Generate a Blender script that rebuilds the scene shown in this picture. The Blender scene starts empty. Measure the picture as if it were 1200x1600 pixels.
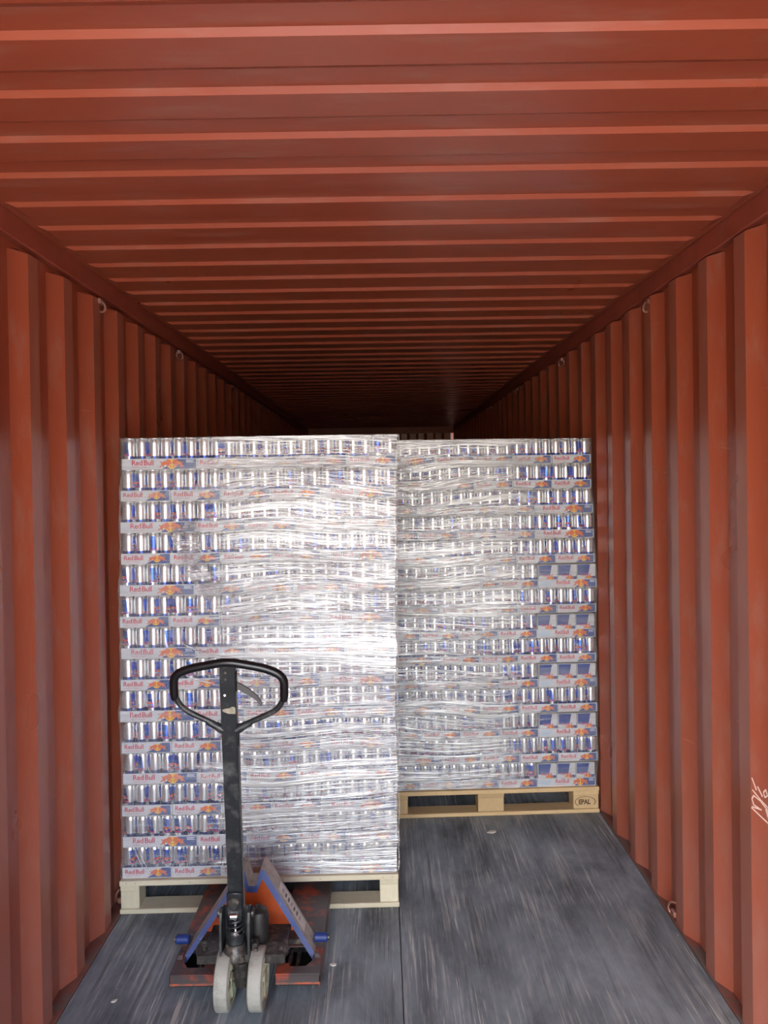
import bpy, bmesh, math, random
from mathutils import Vector, Matrix, Euler
random.seed(7)
PI = math.pi
R = math.radians
scene = bpy.context.scene
COL = scene.collection

# ------------------------------------------------------------------ camera
EYE = 1.84
cam_d = bpy.data.cameras.new('camera')
cam_d.sensor_fit = 'VERTICAL'; cam_d.sensor_height = 36.0; cam_d.sensor_width = 27.0
cam_d.lens = 1155/1600*36
cam_d.clip_start = 0.02; cam_d.clip_end = 500
cam_d.shift_x = 5/1600; cam_d.shift_y = -38/1600
cam = bpy.data.objects.new('camera', cam_d); COL.objects.link(cam)
cam.location = (0, 0, EYE)
cam.rotation_euler = (Matrix.Rotation(R(90-0.5), 3, 'X') @ Matrix.Rotation(R(-0.9), 3, 'Z')).to_euler()
scene.camera = cam

# ------------------------------------------------------------------ sky and sun
world = bpy.data.worlds.new('world'); scene.world = world; world.use_nodes = True
wn = world.node_tree; wn.nodes.clear()
wo = wn.nodes.new('ShaderNodeOutputWorld'); wb = wn.nodes.new('ShaderNodeBackground')
sk = wn.nodes.new('ShaderNodeTexSky'); sk.sky_type = 'NISHITA'; sk.sun_disc = False
sk.sun_elevation = R(42); sk.sun_rotation = R(200); sk.dust_density = 1.5; sk.air_density = 1.0; sk.ozone_density = 1.0
wb.inputs['Strength'].default_value = 0.45
wn.links.new(sk.outputs['Color'], wb.inputs['Color']); wn.links.new(wb.outputs[0], wo.inputs[0])
sun_d = bpy.data.lights.new('sun', 'SUN'); sun_d.energy = 15.0; sun_d.angle = R(0.6); sun_d.color = (1.0, 0.96, 0.90)
sun = bpy.data.objects.new('sun', sun_d); COL.objects.link(sun)
# the sun stands to the left and a little beyond the far end of the container: it lights the yard, not the inside
sun.rotation_euler = Vector((0.75, -0.42, -1.0)).to_track_quat('-Z', 'Y').to_euler()
sun.location = (-5, 5, 12)

vs = scene.view_settings
vs.view_transform = 'Standard'; vs.look = 'None'; vs.gamma = 1.0; vs.use_curve_mapping = False
vs.exposure = 1.6

# ------------------------------------------------------------------ materials
def new_mat(name):
    m = bpy.data.materials.new(name); m.use_nodes = True
    nt = m.node_tree
    return m, nt, nt.nodes['Principled BSDF'], nt.nodes.new('ShaderNodeTexCoord')

def N(nt, kind, **kw):
    n = nt.nodes.new(kind)
    for k, v in kw.items():
        if k in n.inputs: n.inputs[k].default_value = v
        else: setattr(n, k, v)
    return n

def mapping(nt, src, scale=(1, 1, 1), rot=(0, 0, 0), loc=(0, 0, 0)):
    mp = nt.nodes.new('ShaderNodeMapping')
    mp.inputs['Scale'].default_value = scale; mp.inputs['Rotation'].default_value = rot; mp.inputs['Location'].default_value = loc
    nt.links.new(src, mp.inputs['Vector']); return mp.outputs['Vector']

def noise(nt, vec, scale=5, detail=4, rough=0.55, dist=0.0):
    n = nt.nodes.new('ShaderNodeTexNoise')
    n.inputs['Scale'].default_value = scale; n.inputs['Detail'].default_value = detail
    n.inputs['Roughness'].default_value = rough; n.inputs['Distortion'].default_value = dist
    nt.links.new(vec, n.inputs['Vector']); return n.outputs['Fac']

def ramp(nt, fac, stops):
    r = nt.nodes.new('ShaderNodeValToRGB'); e = r.color_ramp.elements
    while len(e) < len(stops): e.new(0.5)
    for i, (p, c) in enumerate(stops):
        e[i].position = p
        e[i].color = (c, c, c, 1) if isinstance(c, (int, float)) else (*c, 1)
    nt.links.new(fac, r.inputs['Fac']); return r.outputs['Color']

def mix(nt, fac, a, b, mode='MIX'):
    m = nt.nodes.new('ShaderNodeMix'); m.data_type = 'RGBA'; m.blend_type = mode
    for sock, v in ((m.inputs[0], fac), (m.inputs[6], a), (m.inputs[7], b)):
        if isinstance(v, (int, float)): sock.default_value = v
        elif isinstance(v, tuple): sock.default_value = (*v, 1)
        else: nt.links.new(v, sock)
    return m.outputs[2]

def math_n(nt, op, a, b=None, c=None, clamp=False):
    m = nt.nodes.new('ShaderNodeMath'); m.operation = op; m.use_clamp = clamp
    for i, v in enumerate((a, b, c)):
        if v is None: continue
        if isinstance(v, (int, float)): m.inputs[i].default_value = v
        else: nt.links.new(v, m.inputs[i])
    return m.outputs[0]

def bump(nt, p, h, strength=0.3, dist=0.01):
    b = nt.nodes.new('ShaderNodeBump'); b.inputs['Strength'].default_value = strength; b.inputs['Distance'].default_value = dist
    nt.links.new(h, b.inputs['Height']); nt.links.new(b.outputs[0], p.inputs['Normal'])

def plain(name, col, rough=0.5, metal=0.0, var=0.15, scale=30, bmp=0.0, dirt=None, dirt_amt=(0.55, 0.7)):
    m, nt, p, tc = new_mat(name)
    n = noise(nt, tc.outputs['Object'], scale, 5)
    c2 = tuple(max(0, c*(1-var*2)) for c in col)
    base = mix(nt, n, c2, tuple(min(1, c*(1+var)) for c in col))
    if dirt:
        d = noise(nt, tc.outputs['Object'], scale*0.7, 8, 0.7)
        base = mix(nt, ramp(nt, d, [(dirt_amt[0], 0.0), (dirt_amt[1], 1.0)]), base, dirt)
    nt.links.new(base, p.inputs['Base Color'])
    p.inputs['Roughness'].default_value = rough; p.inputs['Metallic'].default_value = metal
    if bmp: bump(nt, p, noise(nt, tc.outputs['Object'], scale*3, 4), bmp, 0.002)
    return m

def paint_red(name, axis, dusty=0.0):
    # red oxide container paint with scuffs; axis is the direction that scuffs run along
    m, nt, p, tc = new_mat(name)
    o = tc.outputs['Object']
    big = noise(nt, o, 1.3, 4)
    base = mix(nt, big, (0.29, 0.060, 0.027), (0.35, 0.078, 0.036))
    if dusty: base = mix(nt, dusty, base, (0.34, 0.20, 0.155))  # pale tone: dust together with a sheen painted into the ridges
    sc = {'wall': (5, 5, 1.6), 'roof': (1.2, 6, 6)}[axis]
    scuff = noise(nt, mapping(nt, o, sc), 3.0, 6, 0.62, 0.1)
    base = mix(nt, ramp(nt, scuff, [(0.52, 0.0), (0.80, 0.45)]), base, (0.36, 0.19, 0.14))
    if axis == 'wall':
        sp = nt.nodes.new('ShaderNodeSeparateXYZ'); nt.links.new(o, sp.inputs[0])
        low = math_n(nt, 'MULTIPLY', math_n(nt, 'SUBTRACT', 1.0, math_n(nt, 'DIVIDE', sp.outputs['Z'], 1.9), clamp=True), ramp(nt, noise(nt, mapping(nt, o, (2.5, 2.5, 1.0)), 2.2, 6, 0.65), [(0.35, 0.1), (0.7, 0.65)]))
        base = mix(nt, low, base, (0.31, 0.145, 0.115))
        scr = noise(nt, mapping(nt, o, (3, 3, 26), (0.5, 0, 0)), 2.0, 6, 0.7)
        base = mix(nt, ramp(nt, scr, [(0.66, 0.0), (0.72, 0.45)]), base, (0.50, 0.27, 0.21))
    fine = noise(nt, mapping(nt, o, (14, 14, 5) if axis == 'wall' else (4, 14, 14)), 9.0, 8, 0.72, 0.2)
    base = mix(nt, ramp(nt, fine, [(0.67, 0.0), (0.75, 0.35)]), base, (0.55, 0.32, 0.25))
    nt.links.new(base, p.inputs['Base Color'])
    r = ramp(nt, noise(nt, o, 2.0, 3), [(0.3, 0.27), (0.7, 0.37)])
    nt.links.new(r, p.inputs['Roughness'])
    bump(nt, p, noise(nt, o, 2.2, 3), 0.25, 0.02)
    return m

M = {}
M['wall_paint'] = paint_red('wall_paint', 'wall')
M['roof_paint'] = paint_red('roof_paint', 'roof')
M['ridge_paint'] = paint_red('rubbed_sheen_ridge_paint', 'wall', 0.22)  # paler ridges: rubbed paint plus the stack's grazing reflection put into the colour
M['rail_paint'] = plain('rail_paint', (0.32, 0.065, 0.034), 0.5, var=0.2, scale=12, bmp=0.2, dirt=(0.32, 0.17, 0.13), dirt_amt=(0.62, 0.8))
M['sill_steel'] = plain('sill_steel', (0.22, 0.085, 0.065), 0.55, 0.1, var=0.25, scale=14, bmp=0.3, dirt=(0.13, 0.11, 0.10), dirt_amt=(0.45, 0.62))
M['ring_steel'] = plain('ring_steel', (0.34, 0.16, 0.12), 0.45, 0.3, dirt=(0.2, 0.07, 0.04), dirt_amt=(0.5, 0.6))
M['chalk'] = plain('chalk', (0.85, 0.62, 0.52), 0.9, var=0.2, scale=120)

def floor_mat():
    m, nt, p, tc = new_mat('worn_floor')
    o = tc.outputs['Object']
    big = noise(nt, mapping(nt, o, (1.6, 0.7, 1)), 2.4, 6, 0.65, 0.4)
    base = mix(nt, ramp(nt, big, [(0.32, 0.0), (0.68, 1.0)]), (0.068, 0.082, 0.094), (0.27, 0.325, 0.365))
    col = base
    cl = ramp(nt, noise(nt, mapping(nt, o, (2.2, 0.9, 1), (0, 0, 0), (5, 2, 0)), 1.7, 4, 0.6), [(0.42, 0.10), (0.60, 1.0)])
    for sc, s, lo, hi, a, rz in (((26, 0.8, 1), 2.2, 0.55, 0.66, 0.60, 0.03), ((60, 1.6, 1), 2.0, 0.58, 0.67, 0.75, -0.05), ((16, 0.5, 1), 3.1, 0.56, 0.72, 0.50, 0.10), ((34, 1.1, 1), 2.6, 0.60, 0.66, 0.8, 0.16)):
        s1 = noise(nt, mapping(nt, o, sc, (0, 0, rz)), s, 5, 0.6, 0.15)
        col = mix(nt, math_n(nt, 'MULTIPLY', ramp(nt, s1, [(lo, 0.0), (hi, a)]), cl), col, (0.60, 0.60, 0.56))
    dk = noise(nt, mapping(nt, o, (18, 0.7, 1), (0, 0, 0.06), (3, 1, 0)), 1.8, 5, 0.6)
    col = mix(nt, ramp(nt, dk, [(0.57, 0.0), (0.70, 0.6)]), col, (0.028, 0.028, 0.030))
    sp = noise(nt, o, 34, 3, 0.6)
    col = mix(nt, ramp(nt, sp, [(0.71, 0.0), (0.76, 0.6)]), col, (0.5, 0.5, 0.5))
    nt.links.new(col, p.inputs['Base Color'])
    nt.links.new(ramp(nt, big, [(0.3, 0.62), (0.7, 0.42)]), p.inputs['Roughness'])
    bump(nt, p, noise(nt, mapping(nt, o, (40, 2, 1)), 3, 5), 0.25, 0.004)
    return m
M['floor'] = floor_mat()

def wood_mat(name, a, b, axis):
    m, nt, p, tc = new_mat(name)
    o = tc.outputs['Object']
    sc = {'x': (1.5, 26, 26), 'y': (26, 1.5, 26), 'z': (20, 20, 6)}[axis]
    g = noise(nt, mapping(nt, o, sc), 2.6, 6, 0.6, 0.8)
    info = nt.nodes.new('ShaderNodeObjectInfo')
    base = mix(nt, g, a, b)
    base = mix(nt, math_n(nt, 'MULTIPLY', info.outputs['Random'], 0.6), base, tuple(c*0.62 for c in a))
    st = noise(nt, o, 9, 6, 0.7)
    base = mix(nt, ramp(nt, st, [(0.60, 0.0), (0.72, 0.5)]), base, tuple(c*0.45 for c in a))
    nt.links.new(base, p.inputs['Base Color']); p.inputs['Roughness'].default_value = 0.75
    bump(nt, p, g, 0.4, 0.003)
    return m
for ax in 'xyz':
    M['pale_'+ax] = wood_mat('new_pine_'+ax, (0.58, 0.52, 0.36), (0.80, 0.76, 0.58), ax)
    M['tan_'+ax] = wood_mat('aged_pine_'+ax, (0.50, 0.34, 0.17), (0.74, 0.56, 0.31), ax)
M['stamp'] = plain('stamp_ink', (0.10, 0.055, 0.03), 0.8)
M['nail'] = plain('nail_steel', (0.25, 0.22, 0.2), 0.4, 0.8)

M['white'] = plain('tray_white', (0.60, 0.61, 0.65), 0.42, var=0.03, scale=20)
M['kraft'] = plain('tray_kraft', (0.42, 0.30, 0.19), 0.85, var=0.1)
M['red'] = plain('print_red', (0.58, 0.035, 0.06), 0.45, var=0.03)
M['pale_red'] = plain('print_pale_red', (0.62, 0.30, 0.32), 0.5, var=0.03)
M['orange'] = plain('print_orange', (0.70, 0.15, 0.045), 0.45, var=0.1, scale=60)
M['yellow'] = plain('print_yellow', (0.86, 0.50, 0.05), 0.45, var=0.1, scale=60)
M['navy'] = plain('print_navy', (0.045, 0.085, 0.26), 0.42, var=0.1)
M['print_light'] = plain('print_light', (0.62, 0.66, 0.78), 0.45, var=0.03)
M['pale_blue'] = plain('print_pale_blue', (0.50, 0.60, 0.72), 0.5, var=0.05)
M['blue_card'] = plain('card_blue', (0.022, 0.055, 0.27), 0.38, var=0.1)
M['silver_card'] = plain('card_silver', (0.62, 0.63, 0.66), 0.35, 0.2, var=0.05)

def can_mat():
    m, nt, p, tc = new_mat('can_lacquer')
    o = tc.outputs['Object']
    sep = nt.nodes.new('ShaderNodeSeparateXYZ'); nt.links.new(o, sep.inputs[0])
    z = sep.outputs['Z']
    ang = math_n(nt, 'ARCTAN2', sep.outputs['Y'], sep.outputs['X'])
    # two blue and two silver quarters; the lower band swaps them
    q = math_n(nt, 'SINE', math_n(nt, 'ADD', math_n(nt, 'MULTIPLY', ang, 2.0), math_n(nt, 'MULTIPLY', z, 9.0)))
    upper = math_n(nt, 'GREATER_THAN', q, 0.55)
    lower = math_n(nt, 'LESS_THAN', q, 0.55)
    is_up = math_n(nt, 'GREATER_THAN', z, 0.0575)
    f = nt.nodes.new('ShaderNodeMix'); f.data_type = 'FLOAT'
    nt.links.new(is_up, f.inputs[0]); nt.links.new(lower, f.inputs[2]); nt.links.new(upper, f.inputs[3])
    body = math_n(nt, 'MULTIPLY', math_n(nt, 'GREATER_THAN', z, 0.008), math_n(nt, 'LESS_THAN', z, 0.119))
    fac = math_n(nt, 'MULTIPLY', f.outputs[0], body)
    low = mix(nt, is_up, (0.03, 0.06, 0.30), (0.045, 0.13, 0.62))
    col = mix(nt, fac, (0.80, 0.81, 0.83), low)
    nt.links.new(col, p.inputs['Base Color'])
    p.inputs['Metallic'].default_value = 0.82
    p.inputs['Roughness'].default_value = 0.27
    return m
M['can'] = can_mat()
M['can_end'] = plain('can_end', (0.80, 0.81, 0.83), 0.3, 0.9, var=0.03)

def film_mat(name, density, white=0.13, tint=0.6, edge=None, low=0.3):
    m = bpy.data.materials.new(name); m.use_nodes = True
    nt = m.node_tree; nt.nodes.clear()
    out = nt.nodes.new('ShaderNodeOutputMaterial'); tc = nt.nodes.new('ShaderNodeTexCoord'); o = tc.outputs['Object']
    # slow warp so that the stretch lines sag and fan
    sep = nt.nodes.new('ShaderNodeSeparateXYZ'); nt.links.new(o, sep.inputs[0])
    warp = noise(nt, mapping(nt, o, (0.7, 0.7, 1.8)), 1.4, 1, 0.4)
    warp2 = noise(nt, mapping(nt, o, (3.0, 3.0, 5.0)), 1.6, 2, 0.5)
    zz = math_n(nt, 'ADD', sep.outputs['Z'], math_n(nt, 'ADD', math_n(nt, 'MULTIPLY', warp, 0.20), math_n(nt, 'MULTIPLY', warp2, 0.007)))
    cb = nt.nodes.new('ShaderNodeCombineXYZ')
    nt.links.new(sep.outputs['X'], cb.inputs[0]); nt.links.new(sep.outputs['Y'], cb.inputs[1]); nt.links.new(zz, cb.inputs[2])
    v = cb.outputs[0]
    s_fine = noise(nt, mapping(nt, v, (0.9, 0.9, 170)), 1.0, 4, 0.65)
    s_mid = noise(nt, mapping(nt, v, (0.6, 0.6, 38)), 1.0, 4, 0.6)
    s_big = noise(nt, mapping(nt, v, (0.5, 0.5, 7)), 1.0, 3, 0.5)
    h = math_n(nt, 'ADD', math_n(nt, 'MULTIPLY', s_fine, 0.0036), math_n(nt, 'MULTIPLY', s_mid, 0.0045))
    h = math_n(nt, 'ADD', h, math_n(nt, 'MULTIPLY', s_big, 0.010))
    b = nt.nodes.new('ShaderNodeBump'); b.inputs['Strength'].default_value = 1.0; b.inputs['Distance'].default_value = 1.0
    nt.links.new(h, b.inputs['Height'])
    gl = nt.nodes.new('ShaderNodeBsdfGlossy'); gl.inputs['Roughness'].default_value = 0.16; gl.inputs['Color'].default_value = (tint, tint, tint, 1)
    nt.links.new(b.outputs[0], gl.inputs['Normal'])
    df = nt.nodes.new('ShaderNodeBsdfDiffuse'); df.inputs['Color'].default_value = (0.86, 0.88, 0.90, 1)
    nt.links.new(b.outputs[0], df.inputs['Normal'])
    tr = nt.nodes.new('ShaderNodeBsdfTransparent'); tr.inputs['Color'].default_value = (0.97, 0.975, 0.98, 1)
    body = nt.nodes.new('ShaderNodeMixShader')
    nt.links.new(ramp(nt, s_mid, [(0.3, white*0.8), (0.7, white*1.2)]), body.inputs[0]); nt.links.new(gl.outputs[0], body.inputs[1]); nt.links.new(df.outputs[0], body.inputs[2])
    lay = math_n(nt, 'ADD', ramp(nt, s_fine, [(0.45, 0.03), (0.60, 0.60)]), ramp(nt, s_mid, [(0.42, 0.0), (0.66, 0.45)]))
    lay = math_n(nt, 'ADD', lay, ramp(nt, s_big, [(0.40, 0.0), (0.65, 0.30)]))
    if edge:
        # outer turns end along a ragged edge; density also carries the extent of the door's glare
        en = noise(nt, mapping(nt, o, (0.8, 0.8, 7)), 2.0, 6, 0.72)
        ex = math_n(nt, 'ADD', sep.outputs['X'], math_n(nt, 'ADD', math_n(nt, 'MULTIPLY', en, 0.56), math_n(nt, 'MULTIPLY', sep.outputs['Z'], edge[2])))
        over = nt.nodes.new('ShaderNodeMapRange'); over.inputs['From Min'].default_value = edge[0]; over.inputs['From Max'].default_value = edge[1]
        over.inputs['To Min'].default_value = low; over.inputs['To Max'].default_value = 1.0; nt.links.new(ex, over.inputs['Value'])
        lay = math_n(nt, 'MULTIPLY', lay, over.outputs[0])
        lay = math_n(nt, 'ADD', lay, math_n(nt, 'MULTIPLY', over.outputs[0], 0.12))
    lay = math_n(nt, 'MULTIPLY', lay, density, clamp=True)
    ms = nt.nodes.new('ShaderNodeMixShader')
    nt.links.new(lay, ms.inputs[0]); nt.links.new(tr.outputs[0], ms.inputs[1]); nt.links.new(body.outputs[0], ms.inputs[2])
    nt.links.new(ms.outputs[0], out.inputs['Surface'])
    return m
M['film'] = film_mat('stretch_film', 0.95, 0.30, 0.50, (0.66, 0.82, 0.0))
M['film_right'] = film_mat('stretch_film_right', 0.95, 0.30, 0.50, (1.10, 0.86, -0.06))
M['strand'] = film_mat('tight_film_strand', 1.2, 0.7, 0.9)
M['film_dense'] = film_mat('stretch_film_gathered', 1.0, 0.5, 0.9)

M['black'] = plain('black_enamel', (0.020, 0.023, 0.025), 0.36, 0.0, var=0.3, scale=25, bmp=0.15, dirt=(0.10, 0.10, 0.095), dirt_amt=(0.50, 0.70))
M['rubber'] = plain('black_rubber', (0.007, 0.007, 0.008), 0.27, var=0.1)
M['greasy'] = plain('greasy_steel', (0.055, 0.050, 0.046), 0.42, 0.4, var=0.4, scale=40, bmp=0.4, dirt=(0.20, 0.17, 0.14), dirt_amt=(0.5, 0.68))
M['chrome'] = plain('bright_steel', (0.8, 0.8, 0.8), 0.15, 1.0, var=0.05)
M['blue'] = plain('blue_enamel', (0.008, 0.030, 0.17), 0.5, var=0.2, scale=30, bmp=0.2, dirt=(0.16, 0.17, 0.22), dirt_amt=(0.60, 0.72))
M['dusty'] = plain('dusty_grey', (0.44, 0.40, 0.36), 0.7, var=0.25, scale=25, bmp=0.2, dirt=(0.12, 0.11, 0.12), dirt_amt=(0.55, 0.7))
M['decal'] = plain('faded_decal', (0.66, 0.64, 0.61), 0.6, var=0.2, scale=40)
M['decal_ink'] = plain('faded_ink', (0.16, 0.15, 0.16), 0.7)
M['orange_paint'] = plain('orange_enamel', (0.62, 0.10, 0.018), 0.5, var=0.25, scale=18, bmp=0.2, dirt=(0.16, 0.07, 0.04), dirt_amt=(0.60, 0.80))
M['fork'] = plain('worn_fork_paint', (0.42, 0.085, 0.045), 0.42, 0.2, var=0.3, scale=14, bmp=0.25, dirt=(0.075, 0.062, 0.062), dirt_amt=(0.38, 0.50))
M['oily'] = plain('oily_enamel', (0.022, 0.020, 0.019), 0.5, 0.1, var=0.4, scale=30, bmp=0.3, dirt=(0.10, 0.085, 0.07), dirt_amt=(0.55, 0.7))
M['rim'] = plain('chipped_orange', (0.50, 0.10, 0.045), 0.5, var=0.3, scale=30, dirt=(0.12, 0.08, 0.07), dirt_amt=(0.42, 0.58))
M['dark'] = plain('black_underlay', (0.010, 0.009, 0.009), 0.6)
M['nylon'] = plain('worn_nylon', (0.36, 0.36, 0.315), 0.6, var=0.12, scale=25, bmp=0.25, dirt=(0.21, 0.21, 0.18), dirt_amt=(0.50, 0.7))
M['nylon_hub'] = plain('yellowed_nylon', (0.55, 0.56, 0.36), 0.5, var=0.2, scale=25, dirt=(0.10, 0.09, 0.06), dirt_amt=(0.52, 0.62))
M['lever'] = plain('lever_grey', (0.16, 0.155, 0.15), 0.4, 0.5)
M['tan_tape'] = plain('worn_sticker', (0.42, 0.38, 0.28), 0.8, var=0.3, scale=80)
M['debris'] = plain('wood_chip_pale', (0.7, 0.68, 0.62), 0.8)
M['yard'] = plain('yard_concrete', (0.52, 0.50, 0.47), 0.9, var=0.1, scale=1.5)

# ------------------------------------------------------------------ helpers
class MB:
    """collects shapes, with a material per shape, and links them as one mesh"""
    def __init__(s): s.v = []; s.f = []; s.mi = []; s.sm = []; s.mats = []
    def slot(s, m):
        if m not in s.mats: s.mats.append(m)
        return s.mats.index(m)
    def add(s, vs_, fs_, m, smooth=False):
        k = len(s.v); s.v += [tuple(q) for q in vs_]; i = s.slot(m)
        for f in fs_: s.f.append(tuple(k+a for a in f)); s.mi.append(i); s.sm.append(smooth)
        return s
    def box(s, x0, x1, y0, y1, z0, z1, m, bev=0.0, T=None):
        if bev <= 0:
            v = [(x0,y0,z0),(x1,y0,z0),(x1,y1,z0),(x0,y1,z0),(x0,y0,z1),(x1,y0,z1),(x1,y1,z1),(x0,y1,z1)]
            f = [(0,3,2,1),(4,5,6,7),(0,1,5,4),(1,2,6,5),(2,3,7,6),(3,0,4,7)]
        else:
            bm = bmesh.new(); bmesh.ops.create_cube(bm, size=1)
            for q in bm.verts: q.co = Vector(((x0+x1)/2+q.co.x*(x1-x0), (y0+y1)/2+q.co.y*(y1-y0), (z0+z1)/2+q.co.z*(z1-z0)))
            bmesh.ops.bevel(bm, geom=list(bm.edges), offset=bev, segments=1, affect='EDGES')
            bm.verts.index_update(); v = [q.co.copy() for q in bm.verts]; f = [[q.index for q in fc.verts] for fc in bm.faces]; bm.free()
        if T: v = [T @ Vector(q) for q in v]
        return s.add(v, f, m)
    def prism(s, pts, y0, y1, m, m_side=None, plane='xz', T=None):
        """a polygon given in the xz plane (or xy / yz), extruded along the third axis"""
        def P(a, b, t): return {'xz': (a, t, b), 'xy': (a, b, t), 'yz': (t, a, b)}[plane]
        n = len(pts); v = [P(a, b, y0) for a, b in pts] + [P(a, b, y1) for a, b in pts]
        if T: v = [T @ Vector(q) for q in v]
        s.add(v, [tuple(range(n)), tuple(range(2*n-1, n-1, -1))], m)
        s.add(v, [(i, i+n, (i+1) % n+n, (i+1) % n) for i in range(n)], m_side or m)
        return s
    def tube(s, pts, r, m, n=12, closed=False):
        pts = [Vector(p) for p in pts]; rr = r if isinstance(r, (list, tuple)) else [r]*len(pts)
        v = []; f = []; prev = None; L = len(pts)
        for i, p in enumerate(pts):
            if closed: d = pts[(i+1) % L]-pts[i-1]
            else: d = pts[min(i+1, L-1)]-pts[max(i-1, 0)]
            d.normalize()
            if prev is None:
                a = Vector((0, 0, 1)) if abs(d.z) < 0.9 else Vector((1, 0, 0))
                u = d.cross(a).normalized()
            else:
                u = (prev-d*prev.dot(d)).normalized()
            prev = u; w = d.cross(u)
            for k in range(n):
                t = 2*PI*k/n; v.append(p+(u*math.cos(t)+w*math.sin(t))*rr[i])
        for i in range(L if closed else L-1):
            for k in range(n):
                a = i*n+k; b = i*n+(k+1) % n; c = ((i+1) % L)*n+(k+1) % n; d_ = ((i+1) % L)*n+k
                f.append((a, b, c, d_))
        s.add(v, f, m, True)
        if not closed:
            s.add(v[:n], [tuple(range(n-1, -1, -1))], m); s.add(v[-n:], [tuple(range(n))], m)
        return s
    def lathe(s, prof, m, n=24, axis='z', c=(0, 0, 0), smooth=True):
        v = []; f = []; k = len(prof)
        for i in range(n):
            t = 2*PI*i/n
            for r_, h in prof:
                a, b = r_*math.cos(t), r_*math.sin(t)
                q = {'z': (a, b, h), 'x': (h, a, b), 'y': (b, h, a)}[axis]
                v.append((q[0]+c[0], q[1]+c[1], q[2]+c[2]))
        for i in range(n):
            for j in range(k-1):
                f.append((i*k+j, ((i+1) % n)*k+j, ((i+1) % n)*k+j+1, i*k+j+1))
        return s.add(v, f, m, smooth)
    def cyl(s, c, r, h, m, axis='z', n=20, bev=0.0):
        b = min(bev, r*0.4, h*0.4) or 0.0005
        return s.lathe([(0.0001, -h/2), (r-b, -h/2), (r, -h/2+b), (r, h/2-b), (r-b, h/2), (0.0001, h/2)], m, n, axis, c)
    def mesh(s, name):
        me = bpy.data.meshes.new(name); me.from_pydata(s.v, [], s.f)
        for q in s.mats: me.materials.append(q)
        me.polygons.foreach_set('material_index', s.mi); me.polygons.foreach_set('use_smooth', s.sm)
        me.update()
        bm = bmesh.new(); bm.from_mesh(me); bmesh.ops.recalc_face_normals(bm, faces=bm.faces); bm.to_mesh(me); bm.free()
        if any(s.sm): me.set_sharp_from_angle(angle=R(40))
        return me
    def build(s, name, parent=None, loc=(0, 0, 0), rotz=0.0): return obj(name, s.mesh(name), parent, loc, rotz)

def obj(name, me, parent=None, loc=(0, 0, 0), rotz=0.0):
    o = bpy.data.objects.new(name, me); COL.objects.link(o)
    if parent: o.parent = parent
    o.location = loc; o.rotation_euler = (0, 0, rotz); return o
def tag(o, label, cat, group=None, kind=None):
    o['label'] = label; o['category'] = cat
    if group: o['group'] = group
    if kind: o['kind'] = kind
    return o
def thing(name, label, cat, loc=(0, 0, 0), rotz=0.0, group=None):
    return tag(obj(name, None, None, loc, rotz), label, cat, group)
def struct(o): o['kind'] = 'structure'; return o

def text_faces(txt, height, bold=0.0, squeeze=1.0, gap=1.0):
    """filled outline of the words as flat vertices (x, z) and triangles; width is returned too"""
    cu = bpy.data.curves.new('t', 'FONT'); cu.body = txt; cu.size = 1.0; cu.fill_mode = 'FRONT'; cu.resolution_u = 2; cu.offset = bold; cu.space_word = gap; cu.space_character = 0.95
    o = bpy.data.objects.new('t', cu); COL.objects.link(o)
    dg = bpy.context.evaluated_depsgraph_get(); me = o.evaluated_get(dg).to_mesh()
    v = [(q.co.x, q.co.y) for q in me.vertices]; f = [tuple(p.vertices) for p in me.polygons]
    o.evaluated_get(dg).to_mesh_clear(); bpy.data.objects.remove(o); bpy.data.curves.remove(cu)
    x0 = min(a for a, b in v); x1 = max(a for a, b in v); y0 = min(b for a, b in v); y1 = max(b for a, b in v)
    k = height/(y1-y0)
    v = [((a-x0)*k*squeeze, (b-y0)*k) for a, b in v]
    return v, f, (x1-x0)*k*squeeze
T_BIG = text_faces('Red Bull', 1.0, 0.016, 1.0, 0.45)
T_SMALL = text_faces('ENERGY DRINK', 1.0, 0.004)
T_EPAL = text_faces('EPAL', 1.0, 0.035, 0.85)

BULL = [(-1.0,.16),(-.92,.22),(-.80,.14),(-.66,.24),(-.48,.28),(-.32,.42),(-.20,.38),(-.12,.30),(-.05,.36),(-.07,.20),(0,.10),(-.02,0),(-.12,.00),(-.18,-.06),(-.08,-.14),(-.03,-.28),(-.11,-.29),(-.2,-.17),(-.30,-.15),(-.30,-.30),(-.38,-.31),(-.44,-.10),(-.56,-.06),(-.66,-.18),(-.64,-.30),(-.73,-.31),(-.78,-.16),(-.90,-.24),(-1.04,-.33),(-1.05,-.26),(-.90,-.10),(-.84,.05),(-.93,.12)]

def emblem(mb, cx, cz, w, put):
    """yellow disc with two charging bulls"""
    put(mb, [(cx+0.21*w*math.cos(t), cz+0.21*w*math.sin(t)) for t in [2*PI*i/18 for i in range(18)]], 0.0003, M['yellow'])
    put(mb, [(cx+a*w*0.5-0.01*w, cz+b*w*0.5) for a, b in BULL], 0.0006, M['orange'])
    put(mb, [(cx-a*w*0.5+0.01*w, cz+b*w*0.5) for a, b in reversed(BULL)], 0.0006, M['orange'])

def put_text(mb, T, x, z, h, d, mat, P):
    v, f, w = T
    mb.add([P(x+a*h, z+b*h, d) for a, b in v], f, mat)

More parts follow.
